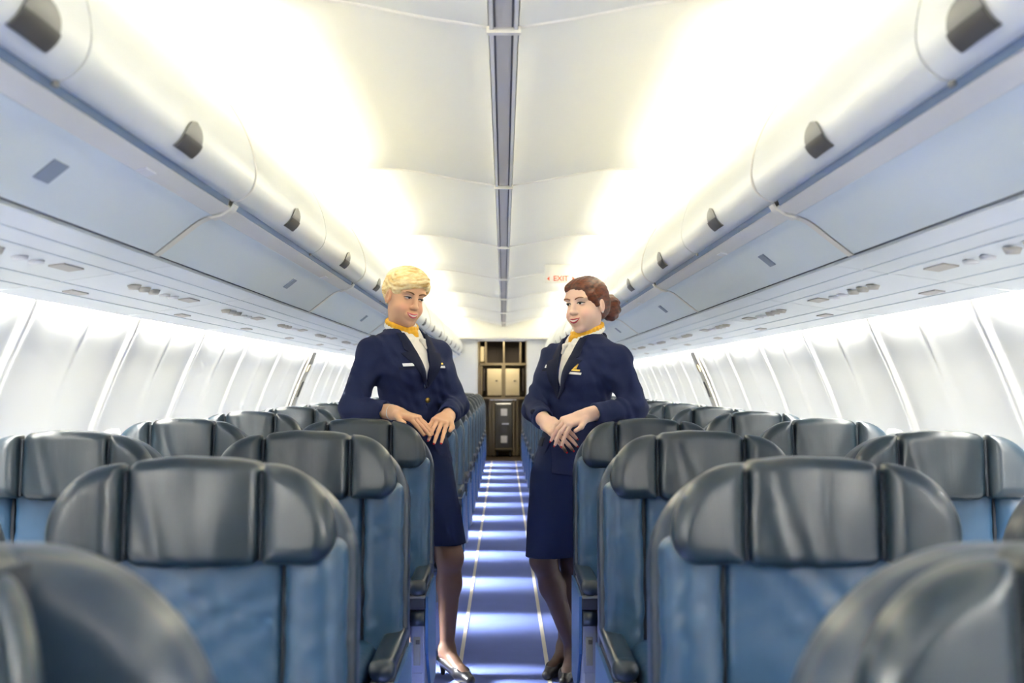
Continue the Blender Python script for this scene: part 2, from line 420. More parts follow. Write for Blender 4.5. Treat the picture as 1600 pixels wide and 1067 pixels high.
# rail uprights
b = MB()
for x in (-.43, .40): b.box((x-.025, 0, 0), (x+.025, .55, 2.05))
b.box((-.45, 0, 1.98), (.43, .55, 2.06)); b.box((-.45, 0, 1.56), (.43, .55, 1.60)); b.box((-.45, 0, .985), (.43, .55, 1.02)); b.box((-.45, .55, 0), (.43, .6, 2.06))
b.box((-.32, 0, 1.60), (-.29, .5, 1.98)); b.box((-.01, 0, 1.60), (.015, .44, 1.98)); b.box((.27, 0, 1.60), (.30, .5, 1.98))
b.build('frame', M['galley'], gl)
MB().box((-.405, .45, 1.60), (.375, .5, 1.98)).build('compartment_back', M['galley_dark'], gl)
MB().box((-.40, .02, 1.62), (-.325, .45, 1.88), .008).build('container', M['galley_cream'], gl)
for x0, x1 in ((-.285, -.035), (.03, .27)):
    d = MB().box((x0, .01, 1.04), (x1, .4, 1.50), .01).build('locker_door', M['galley_cream'], gl, True)
    MB().box(((x0+x1)/2-.02+.04, -.005, 1.29), ((x0+x1)/2+.02+.04, .012, 1.305), .003).build('latch', M['dgrey'], d, True)
MB().box((-.035, .0, 1.02), (.03, .4, 1.56)).build('divider', M['galley'], gl)
MB().box((-.40, .0, 1.06), (-.36, .3, 1.55)).build('side_post', M['galley'], gl)
for x in (-.33, .335):
    MB().box((x-.02, .0, 1.12), (x+.015, .35, 1.5)).build('vertical_recess', M['galley_dark'], gl)
MB().box((-.24, -.01, .955), (.22, .03, .982)).build('retainer_bar', M['metal'], gl)
tr = tag(empty('galley_trolley', (0, GY-.02, 0)), 'dark grey service trolley parked under the galley counter', 'trolley')
MB().box((-.15, 0, .10), (.15, .5, .93), .02).build('body', M['trolley'], tr, True)
dr = MB().box((-.11, -.012, .16), (.11, .004, .88), .008).build('door', M['trolley'], tr, True)
MB().box((-.05, -.02, .70), (.06, -.008, .82), .004).build('placard', M['white'], dr)
MB().box((-.05, -.02, .24), (.06, -.008, .36), .004).build('placard', M['white'], dr)
MB().box((-.03, -.025, .55), (.09, -.01, .575), .004).build('latch', M['metal'], dr)
MB().tube([(-.12, -.03, .90), (.12, -.03, .90)], .01).build('handle', M['metal'], tr)
for sx in (-.11, .11):
    for sy in (.08, .42): MB().tube([(sx-.015, sy, .05), (sx+.015, sy, .05)], .05, 14).build('wheel', M['dark'], tr)
fr_ = MB()
for x in (-.23, -.17, .17, .23): fr_.box((x-.012, -.04, .02), (x+.012, -.01, .97))
fr_.box((-.36, -.04, .13), (.34, -.02, .15))
fr_.build('guard_rails', M['galley'], gl)

# ------------------------------------------------------------------ overhead bins
door_p = spline([(.706, 1.719), (.685, 1.726), (.661, 1.750), (.652, 1.79), (.662, 1.85), (.686, 1.91), (.718, 1.965)], 5)
fascia_p = spline([(.718, 1.965), (.752, 2.015), (.79, 2.068), (.822, 2.118), (.832, 2.121), (.84, 2.112)], 4)
under_p = spline([(.762, 1.684), (.80, 1.668), (.865, 1.618), (.912, 1.582)], 5)
def prof_at(prof, t):
    i = min(int(t*(len(prof)-1)), len(prof)-2); f_ = t*(len(prof)-1)-i
    return np.array(prof[i])*(1-f_)+np.array(prof[i+1])*f_
def handle(s, yc, parent):
    """D shaped finger pull set in the door: round at the far end of its arc, dark below, paler flap above"""
    def pt(u, v, o):
        z = 1.728+v*.062; x = np.interp(z, [p[1] for p in door_p[2:]], [p[0] for p in door_p[2:]])
        return (s*(x-o), yc+u, z-o*.3)
    # outline: flat bottom, rounded top
    def rows(v0, v1, n, o0):
        R_ = []
        for j in range(n+1):
            v = v0+(v1-v0)*j/n; hw = .066*math.sqrt(max(0, 1-max(0, (v-.25)/.75)**2.4)) if v > .25 else .066
            R_.append([pt(hw*(i/4-1), v, o0+.002*math.cos((i/4-1)*1.5)) for i in range(9)])
        return R_
    h = MB().grid(rows(0, .998, 14, .009)).build('handle', M['grey'], parent, True, .003)
    MB().grid(rows(.0, .42, 5, .012)).build('finger_recess', M['dgrey'], h, True, .002)
rowname = ['first', 'second', 'third', 'fourth', 'fifth', 'sixth', 'seventh', 'eighth', 'ninth', 'tenth', 'eleventh', 'twelfth', 'thirteenth', 'fourteenth', 'fifteenth']
def bin_unit(s, a, b, idx):
    side = 'left' if s < 0 else 'right'
    root = empty('overhead_bin', (0, 0, 0))
    tag(root, 'white overhead luggage bin with blue base strip on the %s, %s from the camera' % (side, rowname[idx]), 'overhead bin', 'overhead bins on the %s' % side)
    mid = (a+b)/2; g_ = .004
    ds = [(a+g_, mid-g_), (mid+g_, b-g_)] if b-a > 1.4 else [(a+g_, b-g_)]
    for di, (p, q) in enumerate(ds):
        d = strip('door', door_p, p, q, M['bin'], root, .012, side=s, ny=2)
        hy = (p+q)/2
        if idx == 0: hy = 1.10 if di == 0 else 2.47
        if idx == 0 and di == 0: hy = 1.66
        handle(s, hy, d)
    if idx == 0: pass
    strip('fascia', fascia_p, a+.002, b-.002, M['cream'], root, .008, side=s)
    strip('base_strip', [(.7045, 1.7185), (.7085, 1.714), (.7135, 1.700)], a+.035, b-.035, M['blue_strip'], root, .008, side=s)
    strip('lip', spline([(.713, 1.701), (.735, 1.6905), (.763, 1.684)], 4), a+.002, b-.002, M['cream'], root, .008, side=s)
    strip('underside', under_p, a+.004, b-.004, M['under'], root, .01, side=s)
    # end cap that shows as the pale seam between the units
    pts = [(p[0]-.006, p[1]-.002) for p in door_p]+[(p[0], p[1]) for p in fascia_p[1:10]]
    MB().tube([(s*x, a+.005, z) for x, z in pts], .0045, 6).build('seam_trim', M['cream'], root, True)
    MB().grid([[(s*x, a+dy, z-.004) for x, z in [(.702, 1.714), (.710, 1.700), (.718, 1.695), (.735, 1.684), (.762, 1.678)]+[tuple(q) for q in under_p[1:]]] for dy in (.004, .046)]).build('seam_cover', M['cream'], root, True, .006)
    MB().box((s*.706-.006, mid-.012, 1.706), (s*.706+.006, mid+.012, 1.718), .003).build('latch_clip', M['grey'], root)
    if b-a > 1.4:
        yv = (1.0, )  # vent plate
        vy = a+(1.55 if s < 0 else .68)
        if idx != 0 or s < 0:
            x0, z0 = prof_at(under_p, .42); x1, z1 = prof_at(under_p, .62)
            MB().grid([[(s*x0, vy-.035, z0-.008), (s*x1, vy-.035, z1-.008)], [(s*x0, vy+.035, z0-.008), (s*x1, vy+.035, z1-.008)]]).build('vent_plate', M['vent'], root, False, .004)
        MB().grid([[(s*.735, vy+dy+.28, 1.685), (s*.757, vy+dy+.28, 1.679)] for dy in (-.035, .035)]).build('placard', M['white'], root, False, .003)
    return root
for s in (-1, 1):
    idx = 0; k = -1
    while MOD0+MOD*k < Y1-.3:
        a = MOD0+MOD*k; b = min(a+MOD, Y1-.03)
        bin_unit(s, a, b, idx); idx += 1; k += 1
    # trough behind the fascia that carries the cove lamps, bin backs and dark joint lines
    tag(strip('trim_%d' % (7 if s < 0 else 8), [(.84, 2.112), (.845, 2.06), (.94, 2.055)], Y0, Y1, M['cream'], None, .004, False, side=s), kind='structure')
    tag(strip('trim_%d' % (9 if s < 0 else 10), [(.912, 1.5845), (.926, 1.5825)], Y0, Y1, M['dark'], None, .004, False, side=s), kind='structure')
    tag(strip('trim_%d' % (11 if s < 0 else 12), [(1.4385, 1.5035), (1.4475, 1.5035)], Y0, Y1, M['dark'], None, .004, False, side=s), kind='structure')
    tag(strip('trim_%d' % (13 if s < 0 else 14), [(.94, 1.60), (1.36, 1.63), (1.42, 1.60), (1.43, 1.70)], Y0, Y1, M['wall'], None, .004, False, side=s), kind='structure')
# ------------------------------------------------------------------ passenger service panels over the seats
pn_p = [(.927, 1.578), (1.437, 1.506)]
def PU(s, t, y, o=0):
    x = pn_p[0][0]+(pn_p[1][0]-pn_p[0][0])*t; z = pn_p[0][1]+(pn_p[1][1]-pn_p[0][1])*t
    return (s*(x-.14*o), y, z-o)
for s in (-1, 1):
    side = 'left' if s < 0 else 'right'; proto = None
    for k in range(15):
        y0 = ROW0-.1+PITCH*k
        nmx = 'pale blue-grey service panel with air vents over the %s row of seats on the %s' % (rowname[k], side)
        if k == 0:
            r = empty('service_panel', (0, y0, 0)); proto = r; e = .003
            MB().grid([[PU(s, t, yv) for t in (0, 1)] for yv in (e, PITCH-e)]).build('panel', M['psu'], r, False, .012)
            for t in (.16, .30, .62, .80):
                MB().grid([[PU(s, t-.006, yv, .0065), PU(s, t+.006, yv, .0065)] for yv in (.01, PITCH-.01)]).build('groove', M['under'], r, False, .003)
            for yv in (.30, .40, .50):
                c = Vector(PU(s, .40, yv, .006)); MB().tube([c, c+Vector((0, 0, -.014))], [.022, .015], 16).build('air_vent', M['rail'], r, True)
            for yv in (.66, .76):
                c = Vector(PU(s, .42, yv, .006)); MB().tube([c, c+Vector((0, 0, -.008))], [.02, .018], 16).build('reading_light', M['white'], r, True)
            MB().grid([[PU(s, .36, yv, .008), PU(s, .44, yv, .008)] for yv in (.86, 1.0)]).build('sign_plate', M['rail'], r, False, .004)
            MB().grid([[PU(s, .70, yv, .008), PU(s, .76, yv, .008)] for yv in (.2, .34)]).build('speaker_grille', M['rail'], r, False, .004)
        else:
            r = copy_tree(proto); r.location.y = y0
        tag(r, nmx, 'service panel', 'service panels on the %s' % side)
# ------------------------------------------------------------------ overwing exit trims
for s in (-1, 1):
    ey = 9.3; side = 'left' if s < 0 else 'right'
    xs = lambda z: np.interp(z, [p[1] for p in wp], [p[0] for p in wp])
    r = tag(empty('exit_door_frame', (0, 0, 0)), 'grey vertical emergency exit trim on the %s wall' % side, 'exit trim')
    zs = np.linspace(.75, 1.495, 12)
    MB().grid([[(s*(xs(z)-.024), ey+dy, z) for z in zs] for dy in (-.12, -.06, .0, .08)]).build('trim_panel', M['rail'], r, True, .012)
    MB().grid([[(s*(xs(z)-.034), ey+dy, z) for z in np.linspace(1.14, 1.26, 5)] for dy in (-.07, .03)]).build('handle_recess', M['dgrey'], r, True, .01)
    MB().grid([[(s*(xs(z)-.036), ey+dy, z) for z in np.linspace(1.34, 1.39, 3)] for dy in (-.06, .02)]).build('placard', M['galley_cream'], r, True, .008)
# ------------------------------------------------------------------ exit sign on the ceiling
def text(name, body, size, loc, rotv, m, parent, ext=.002):
    c = bpy.data.curves.new(name, 'FONT'); c.body = body; c.size = size; c.extrude = ext; c.align_x = 'CENTER'; c.align_y = 'CENTER'
    o = bpy.data.objects.new(name, c); COL.objects.link(o); dg = bpy.context.evaluated_depsgraph_get()
    me = bpy.data.meshes.new_from_object(o.evaluated_get(dg)); bpy.data.objects.remove(o)
    t = link(name, me, m, parent); t.location = loc; t.rotation_euler = rotv
    return t
es = tag(empty('exit_sign', (.475, 9.8, 2.115)), 'cream ceiling sign with red EXIT letters left of the red-haired attendant', 'sign')
MB().box((-.135, 0, -.035), (.135, .03, .12), .008).build('sign_box', M['ceil'], es, True)
text('lettering', 'EXIT', .062, (0, -.004, 0), (math.pi/2, 0, 0), M['red'], es)
for q in (-1, 1): MB().prism([(q*.115, 0), (q*.095, .018), (q*.095, -.018)], 1, -.006, .002).build('arrow', M['red'], es)
# ------------------------------------------------------------------ the seats (one modelled, then copied with all its parts)
SHELL_Z = 1.092
def lean(o):
    me = o.data
    co = np.zeros(len(me.vertices)*3, np.float32); me.vertices.foreach_get('co', co); co = co.reshape(-1, 3)
    co[:, 1] -= np.clip(1.1-co[:, 2], 0, .7)*.11; me.vertices.foreach_set('co', co.ravel()); me.update()
seat = empty('cabin_seat', (0, 0, 0))
f = SDF(); corner_plate(f, (0, .005, 0), .278, .33, SHELL_Z, .062, (.19, .19), (.05, .05), .045, arch=.12)
shell = net_obj('seat_shell', f, .009, M['shell'], seat); lean(shell)
# centre pad of the headrest, a little creased
f = SDF(); corner_plate(f, (0, -.105, 0), .119, .918, 1.110, .045, (.022, .022), (.03, .03), .022, bend=-.35, arch=.75)
def crease(fn_obj, amp):
    g = SDF(); g.p = fn_obj.p
    class C(SDF):
        def __call__(s, p, cull=.05):
            return g(p, cull)+amp*.7*np.sin(p[:, 0]*70+2*np.sin(p[:, 2]*14+p[:, 0]*20))*np.sin(p[:, 0]*23+p[:, 2]*12+1)
        def bounds(s): return g.bounds()
    return C()
o = net_obj('headrest', crease(f, .0022), .0065, M['head_leather'], seat); lean(o)
hr = o
for sx in (-1, 1):
    f = SDF(); wing_plate(f, sx, .1245, .252, .924, 1.099, .122, .125, .05, -.122, .042, .032, .10)
    o = net_obj('headrest_wing', f, .0065, M['head_leather'], seat); lean(o)
    g_ = MB().box((sx*.121-.004, -.135, .93), (sx*.121+.004, -.06, 1.085), .002).build('seam_shadow', M['seam'], hr, True); lean(g_)
# back panel and its two bolsters
f = SDF(); corner_plate(f, (0, -.065, 0), .152, .44, .945, .035, (.02, .02), (.04, .04), .018, bend=-.2)
for zz, a in ((.80, .25), (.66, -.12), (.55, .2)):
    pass
class Wr(SDF):
    def __init__(s, g, amp): s.g = g; s.amp = amp
    def __call__(s, p, cull=.05):
        x, z = p[:, 0], p[:, 2]
        n = np.sin(z*46+x*30+3*np.sin(x*14+z*7))*np.sin(x*17+z*11+1)+.5*np.sin(z*81-x*60+2*np.sin(z*23))
        return s.g(p, cull)+s.amp*n
    def bounds(s): return s.g.bounds()
o = net_obj('back_cushion', Wr(f, .0016), .008, M['leather'], seat); lean(o); bc = o
for sx in (-1, 1):
    f = SDF(); corner_plate(f, (sx*.212, -.075, 0), .053, .47, .965, .05, (.03, .03), (.05, .05), .042, R=rot('Z', -sx*10))
    o = net_obj('side_bolster', Wr(f, .0018), .008, M['leather'], seat); lean(o)
    g_ = MB().box((sx*.1565-.005, -.09, .47), (sx*.1565+.005, -.03, .94), .002).build('seam_strip', M['seam'], bc, True); lean(g_)
# seat cushion
f = SDF(); f.rbox((0, -.37, .46), (.205, .27, .075), .045); f.rbox((0, -.60, .40), (.203, .05, .11), .04, k=.03)
net_obj('seat_cushion', Wr(f, .0012), .010, M['leather'], seat)
MB().box((-.205, -.60, .30), (.205, -.05, .385), .02).build('seat_pan', M['dgrey'], seat, True)
for sx in (-1, 1):
    # armrest: cap, front bands, side cover, console panel
    f = SDF(); f.rbox((sx*.247, -.275, .538), (.031, .245, .021), .017); f.cap((sx*.247, -.505, .530), (sx*.247, -.50, .530), .026, k=.02)
    arm = net_obj('armrest', f, .006, M['arm'], seat)
    b = MB().box((sx*.247-.028, -.508, .455), (sx*.247+.028, -.06, .512), .006)
    b.build('armrest_box', M['dark'], arm, True)
    MB().box((sx*.247-.0285, -.518, .497), (sx*.247+.0285, -.500, .507), .003).build('trim_band', M['grey'], arm, True)
    MB().tube([(sx*.247-.024, -.497, .425), (sx*.247+.024, -.497, .425)], .027, 16).build('arm_front_pad', M['arm'], arm, True)
    cn = MB().box((sx*.247-.026, -.492, .04), (sx*.247+.026, -.16, .405), .008).build('console_panel', M['console'], seat, True)
    MB().box((sx*.247-.014, -.4965, .26), (sx*.247+.010, -.488, .36), .003).build('inset_plate', M['grey'], cn, True)
    MB().box((sx*.247-.006, -.500, .335), (sx*.247+.008, -.490, .350), .002).build('catch', M['dgrey'], cn, True)
    MB().box((sx*.247-.020, -.4945, .05), (sx*.247+.018, -.488, .235), .003).build('lower_plate', M['console'], cn, True)
    sd = MB().prism([(-.49, .30), (-.49, .50), (-.03, .50), (-.03, .12), (-.30, .12)], 0, sx*.274, sx*.284)
    sd.build('side_cover', M['side'], seat)
    MB().box((sx*.247-.02, -.18, 0), (sx*.247+.02, -.10, .34), .01).build('leg', M['metal'], seat, True)
MB().box((-.22, .045, .44), (.22, .062, .70), .006).build('back_pocket', M['shell'], seat, True)
seats = []
# the nearest left seat has its aisle wing folded far forward
f = SDF(); wing_plate(f, 1, .1245, .205, .924, 1.085, .075, .10, .04, -.125, .028, .024, 1.5)
folded = net_obj('headrest_wing', f, .0065, M['head_leather']); lean(folded); tag(folded, 'headrest wing folded forward')
def seat_label(side, pos, k):
    where = 'left of the aisle' if side < 0 else 'right of the aisle'
    base = {0: 'blue leather aisle seat %s', 1: 'blue leather window seat %s'}[pos] % where
    return '%s, %s row from the camera' % (base, rowname[k])
SPECIAL = {
 (-1, 0, 0): 'large blurred dark leather aisle seat cut off at the bottom left corner, nearest row',
 (1, 0, 0): 'large blurred dark leather aisle seat cut off at the bottom right corner, nearest row',
 (-1, 0, 1): 'whole three-part headrest and blue back of the left aisle seat, second row',
 (1, 0, 1): 'whole three-part headrest and blue back of the right aisle seat, second row',
 (-1, 0, 3): 'blue leather left aisle seat under the blonde attendant\'s forearm and hands',
 (1, 0, 3): 'blue leather right aisle seat under the red-haired attendant\'s elbow',
}
for k in range(NROW):
    for side in (-1, 1):
        for pos, x in ((0, .547), (1, 1.215)):
            if k == 0 and pos == 1: continue          # outside the frame
            r = seat if (k == 0 and side == -1) else copy_tree(seat)
            r.location = (side*(x if k else .535), ROW0+PITCH*k if k else 1.09, 0)
            tag(r, SPECIAL.get((side, pos, k)) or seat_label(side, pos, k), 'airplane seat', 'blue leather cabin seats in rows of two')
            seats.append(r)
first = [ch for ch in seat.children if ch.name.startswith('headrest_wing') and sum(v.co.x for v in ch.data.vertices) > 0]
for ch in first: bpy.data.objects.remove(ch)
folded.parent = seat
# ------------------------------------------------------------------ the two cabin attendants
M['skin'] = mat('skin', (.7, .45, .33, 1), .5, attr='Col', spec=.4)
M['skin'].node_tree.nodes['Principled BSDF'].inputs['Subsurface Weight'].default_value = .08
M['skin'].node_tree.nodes['Principled BSDF'].inputs['Subsurface Radius'].default_value = (.01, .004, .002)
M['navy'] = mat('navy_wool', srgb(28, 37, 72), .8, bump=((14, 14, 8), .5, .012), spec=.25)
M['navy_lapel'] = mat('navy_lapel', srgb(17, 24, 50), .75, spec=.25)
M['skirt'] = mat('navy_skirt', srgb(16, 30, 68), .8, bump=((6, 6, 3), .25, .010), spec=.25)
M['shirt'] = mat('white_blouse', srgb(238, 234, 226), .6, bump=((25, 25, 9), .3, .004))
M['scarf'] = mat('yellow_scarf', srgb(246, 178, 28), .5, bump=((60, 60, 60), .5, .004), var=(70, .25))
M['shoe'] = mat('black_shoe', srgb(24, 22, 26), .3, spec=.6)
def hairmat(name, c0, c1, sc):
    m = mat(name, c0, .42, spec=.5, bump=(sc, .3, .003)); nt = m.node_tree; b = nt.nodes['Principled BSDF']
    tc = nt.nodes.new('ShaderNodeTexCoord'); mp = nt.nodes.new('ShaderNodeMapping'); mp.inputs['Scale'].default_value = sc
    n = nt.nodes.new('ShaderNodeTexNoise'); n.inputs['Scale'].default_value = .7; n.inputs['Detail'].default_value = 4; mp.inputs['Rotation'].default_value = (.5, .4, .3)
    cr = nt.nodes.new('ShaderNodeValToRGB'); cr.color_ramp.elements[0].position = .35; cr.color_ramp.elements[1].position = .65
    cr.color_ramp.elements[0].color = c0; cr.color_ramp.elements[1].color = c1
    nt.links.new(tc.outputs['Object'], mp.inputs[0]); nt.links.new(mp.outputs[0], n.inputs['Vector']); nt.links.new(n.outputs[0], cr.inputs[0]); nt.links.new(cr.outputs[0], b.inputs['Base Color'])
    return m
M['blonde'] = hairmat('blonde_hair', srgb(214, 174, 100), srgb(250, 234, 184), (50, 40, 130))
M['auburn'] = hairmat('auburn_hair', srgb(62, 28, 15), srgb(110, 54, 28), (60, 60, 140))
M['lip_pink'] = mat('lip_pink', srgb(205, 95, 105), .35); M['lip_red'] = mat('lip_red', srgb(176, 48, 62), .35)
M['teeth'] = mat('teeth', srgb(240, 236, 228), .3)
M['eye_white'] = mat('eye_white', srgb(225, 222, 215), .2); M['iris'] = mat('iris', srgb(50, 48, 46), .15)
M['lash'] = mat('lash', srgb(32, 24, 22), .7); M['brow_blonde'] = mat('brow_brown', srgb(120, 82, 50), .8); M['brow_red'] = mat('brow_auburn', srgb(140, 90, 58), .8)
M['nail'] = mat('red_nail', srgb(200, 30, 38), .2, coat=.5)
M['pearl'] = mat('pearl', srgb(235, 230, 222), .2)

def nrm(v): v = np.array(v, float); return v/np.linalg.norm(v)
def head_frame(yaw, pitch, roll):
    """columns: her right, face forward, up"""
    Fw = np.array([math.sin(yaw)*math.cos(pitch), -math.cos(yaw)*math.cos(pitch), math.sin(pitch)])
    up = np.array([0, 0, 1.]); X = nrm(np.cross(Fw, up)); U = np.cross(X, Fw)
    X2 = X*math.cos(roll)+U*math.sin(roll); U2 = U*math.cos(roll)-X*math.sin(roll)
    return np.stack([X2, Fw, U2], 1)
def add_head(f, O, R, q):
    H = lambda *c: O+R@np.array(c)
    E = lambda c, r, k=.012, op='u': f.ell(H(*c), r, R, k, op)
    C = lambda a, b, r1, r2, k=.008, op='u': f.cap(H(*a), H(*b), r1, r2, k, op)
    E((0, -.012, .032), (.073, .091, .083))
    E((0, .028, -.022), (.063, .060, .080), .03)
    E((0, .036, -.068), (.047*q, .046, .038), .03)
    E((0, .073, -.099), (.018, .014, .014), .022)
    for x in (-1, 1):
        E((x*.037, .056, -.040), (.025, .024, .024), .02)
        E((x*.034, .075, .027), (.024, .012, .008), .014)
        E((x*.032, .098, .008), (.017, .015, .011), .014, 's')
        E((x*.031, .0745, .007), (.0145, .0115, .0105), .004)
        C((x*.010, .090, -.032), (x*.009, .096, -.031), .007, .007, .006)
        # ear
        E((x*.075, -.004, -.008), (.008, .019, .030), .006)
        E((x*.082, .002, -.004), (.005, .010, .016), .004, 's')
    E((0, .070, .050), (.045, .020, .030), .03)
    C((0, .085, .018), (0, .103, -.026), .007, .0095, .012); E((0, .104, -.030), (.0105, .010, .009), .008)
    E((0, .086, -.064), (.028, .012, .018), .012)
    return H
def add_hand(f, wrist, knk, n, side, curl, spread=.15, fl=1.0, thumb=True, tipdir=None):
    """side: +1 thumb on the +b side; returns finger tips"""
    w_ = np.array(wrist); kn = np.array(knk); a = nrm(kn-w_); n = nrm(np.array(n)-a*np.dot(n, a)); b = np.cross(a, n)
    R = np.stack([b, a, n], 1); L = np.linalg.norm(kn-w_)
    f.rbox(w_+a*L*.60, (.037, L*.46, .0125), .011, R, .014)
    f.cap(w_-a*.03, w_+a*.03, .025, .026, .02)
    tips = []
    for i, (o, l) in enumerate(((.0285, .92), (.0098, 1.0), (-.0095, .95), (-.0275, .76))):
        o = o*side; p = kn+b*o-a*(.004 if i in (1, 2) else .010)
        d0 = nrm(a+b*side*(1.5-i)*spread*.5) if tipdir is None else nrm(np.array(tipdir)+b*side*(1.5-i)*spread*.5)
        lens = [.042*l*fl, .026*l*fl, .021*l*fl]; rs = [.0092, .0082, .0074, .0062]; ang = 0
        for j in range(3):
            ang += curl[j]; d = d0*math.cos(ang)-n*math.sin(ang); q = p+d*lens[j]
            f.cap(p, q, rs[j], rs[j+1], .0035); p = q
        tips.append((p, d, n*math.cos(ang)+d0*math.sin(ang)))
    if thumb:
        p = w_+a*L*.32+b*side*.028; q = p+nrm(a*.75+b*side*.55-n*.25)*.040; f.cap(p, q, .0135, .0105, .010)
        q2 = q+nrm(a*1.0+b*side*.1-n*.2)*.030; f.cap(q, q2, .0100, .0078, .004)
    return tips

def make_person(cfg):
    O = np.array(cfg['head']); R = head_frame(*cfg['hf']); parts = []
    base = np.array(cfg['base'])
    st = cfg['torso']
    body = SDF(); body.loft(st, .01)
    zs = np.array([s_[0] for s_ in sorted(st)]); A = np.array(sorted(st))
    def frame(z):
        c = np.array([np.interp(z, zs, A[:, 1]), np.interp(z, zs, A[:, 2]), z]); a = np.interp(z, zs, A[:, 5])
        return c, np.array([math.cos(a), math.sin(a), 0]), np.array([math.sin(a), -math.cos(a), 0])   # centre, lateral (image right), front
    def T(u, v, z): c, U, Fr = frame(z); return c+U*u+Fr*v
    def busts(f, o):
        for x in (-1, 1): f.ell(T(x*.066, .075, 1.288+cfg['dz']), (.060+o, .052+o, .062+o), None, .04)
    busts(body, 0)
    nb = T(0, .0, 1.45+cfg['dz']); nt_ = O+R@np.array([0, -.012, -.05])
    body.cap(nb, nt_, .056, .052, .03)
    H = add_head(body, O, R, cfg['jaw'])
    body.rbox(T(0, 0, .90+cfg['dz']), (.13, .08, .06), .05, None, .03)
    tips = []
    for arm in cfg['arms']:
        S, E_, Wr_ = [np.array(arm[k]) for k in ('s', 'e', 'w')]
        body.cap(S, E_, .046, .038, .03); body.cap(E_, Wr_, .038, .025, .02)
        tips += add_hand(body, Wr_, arm['k'], arm['n'], arm['side'], arm['curl'], arm.get('spread', .15), tipdir=arm.get('tip'), thumb=arm.get('thumb', True))
    for leg in cfg['legs']:
        hp, kn, an, ball, toe = [np.array(leg[k]) for k in ('h', 'k', 'a', 'b', 't')]
        body.cap(hp, kn, .078, .054, .02); mid = kn+(an-kn)*.30+np.array([0, .018, 0]); 
        body.cap(kn, mid, .050, .0505, .03); body.cap(mid, an, .049, .029, .03)
        body.ell(kn+np.array(leg['kf'])*.02, (.038, .034, .045), None, .03)
        heel = an+np.array([-leg['fd'][0]*.025, -leg['fd'][1]*.025, -.05])
        body.cap(an, heel, .028, .024, .02); body.cap(an+np.array([0, 0, -.015]), ball, .030, .026, .03); body.cap(ball, toe, .027, .018, .02)
    S1, S2 = np.array(cfg['skin']), np.array(cfg['stocking'])
    def color(P):
        c = np.tile(S1, (len(P), 1)).astype(float)
        q = (P-O)@R
        for x in (-1, 1):       # rouge and lids
            d = np.exp(-(((q[:, 0]-x*.042)/.020)**2+((q[:, 1]-.06)/.03)**2+((q[:, 2]+.035)/.018)**2)); c += d[:, None]*(np.array(cfg['blush'])-S1)*.75
            d = np.exp(-(((q[:, 0]-x*.031)/.015)**2+((q[:, 1]-.085)/.02)**2+((q[:, 2]-.013)/.008)**2)); c += d[:, None]*(np.array(cfg['lid'])-S1)*.6
        m = np.clip((1.0-P[:, 2])/.02, 0, 1)[:, None]; return np.clip(c*(1-m)+S2*m, 0, 1)
    me_body = net_obj('person', body, .0026, M['skin'], None, color)
    me_body.data.attributes.default_color_name = 'Col'
    P_ = me_body
    # ---- jacket
    dz = cfg['dz']
    jk = SDF(); jst = [(z, x, y, rx, ry, a) for z, x, y, rx, ry, a in st if z > .96+dz] + cfg['hem']
    jk.loft(jst, .02, off=.014); busts(jk, .006)
    for arm in cfg['arms']:
        S, E_, Wr_ = [np.array(arm[k]) for k in ('s', 'e', 'w')]; cuff = Wr_-nrm(Wr_-E_)*arm.get('cut', .045)
        jk.cap(S, E_, arm.get('r', .057), .054, .045); jk.cap(E_, cuff, .053, .043, .022)
        jk.ell(S+np.array([0, 0, .004]), (.052, .052, .042), None, .04)
        d = nrm(Wr_-E_); jk.rbox(cuff+d*.049, (.08, .08, .045), .002, np.stack([nrm(np.cross(d, [0, 0, 1])), nrm(np.cross(np.cross(d, [0, 0, 1]), d)), d], 1), .004, 's')
        jk.cap(cuff-d*.012, cuff+d*.06, .032, .032, .003, 's')
    z0 = cfg['vz']; sl = cfg['vs']
    solid = SDF(); solid.p = list(jk.p)
    def vfn(p):
        z = p[:, 2]; c = np.stack([np.interp(z, zs, A[:, 1]), np.interp(z, zs, A[:, 2])], 1); a = np.interp(z, zs, A[:, 5])
        x = p[:, 0]-c[:, 0]; y = p[:, 1]-c[:, 1]; u = x*np.cos(a)+y*np.sin(a); v = x*np.sin(a)-y*np.cos(a)
        return np.maximum(np.maximum((np.abs(u)-(z-z0)*sl)/math.sqrt(1+sl*sl), z0-z), -v-.01)
    jk.add(vfn, (A[:, 1].min()-.2, A[:, 2].min()-.25, z0), (A[:, 1].max()+.2, A[:, 2].max()+.1, 1.56), .005, 's')
    # front hem opens a little below the button
    hb = cfg['hem'][0][0]; zb = cfg['vz']-.07
    def hfn(p):
        z = p[:, 2]; c = np.stack([np.interp(z, zs, A[:, 1]), np.interp(z, zs, A[:, 2])], 1); a = np.interp(z, zs, A[:, 5])
        x = p[:, 0]-c[:, 0]; y = p[:, 1]-c[:, 1]; u = x*np.cos(a)+y*np.sin(a); v = x*np.sin(a)-y*np.cos(a)
        return np.maximum(np.maximum(np.abs(u)-.001-np.clip(zb-.08-z, 0, 1)*.25, z-zb), .03-v)
    jk.add(hfn, (A[:, 1].min()-.2, A[:, 2].min()-.25, hb-.05), (A[:, 1].max()+.2, A[:, 2].max()+.1, zb), .004, 's')
    class Cl(SDF):
        def __init__(s, g): s.g = g
        def __call__(s, p, cull=.05):
            x, y, z = p.T
            return s.g(p, cull)+.0034*np.sin(z*75+x*55+2*np.sin(x*31+z*13+y*20))*np.sin(x*37-z*22+y*41)
        def bounds(s): return s.g.bounds()
    jacket = net_obj('jacket', Cl(jk), .0038, M['navy'], P_); parts.append(jacket)
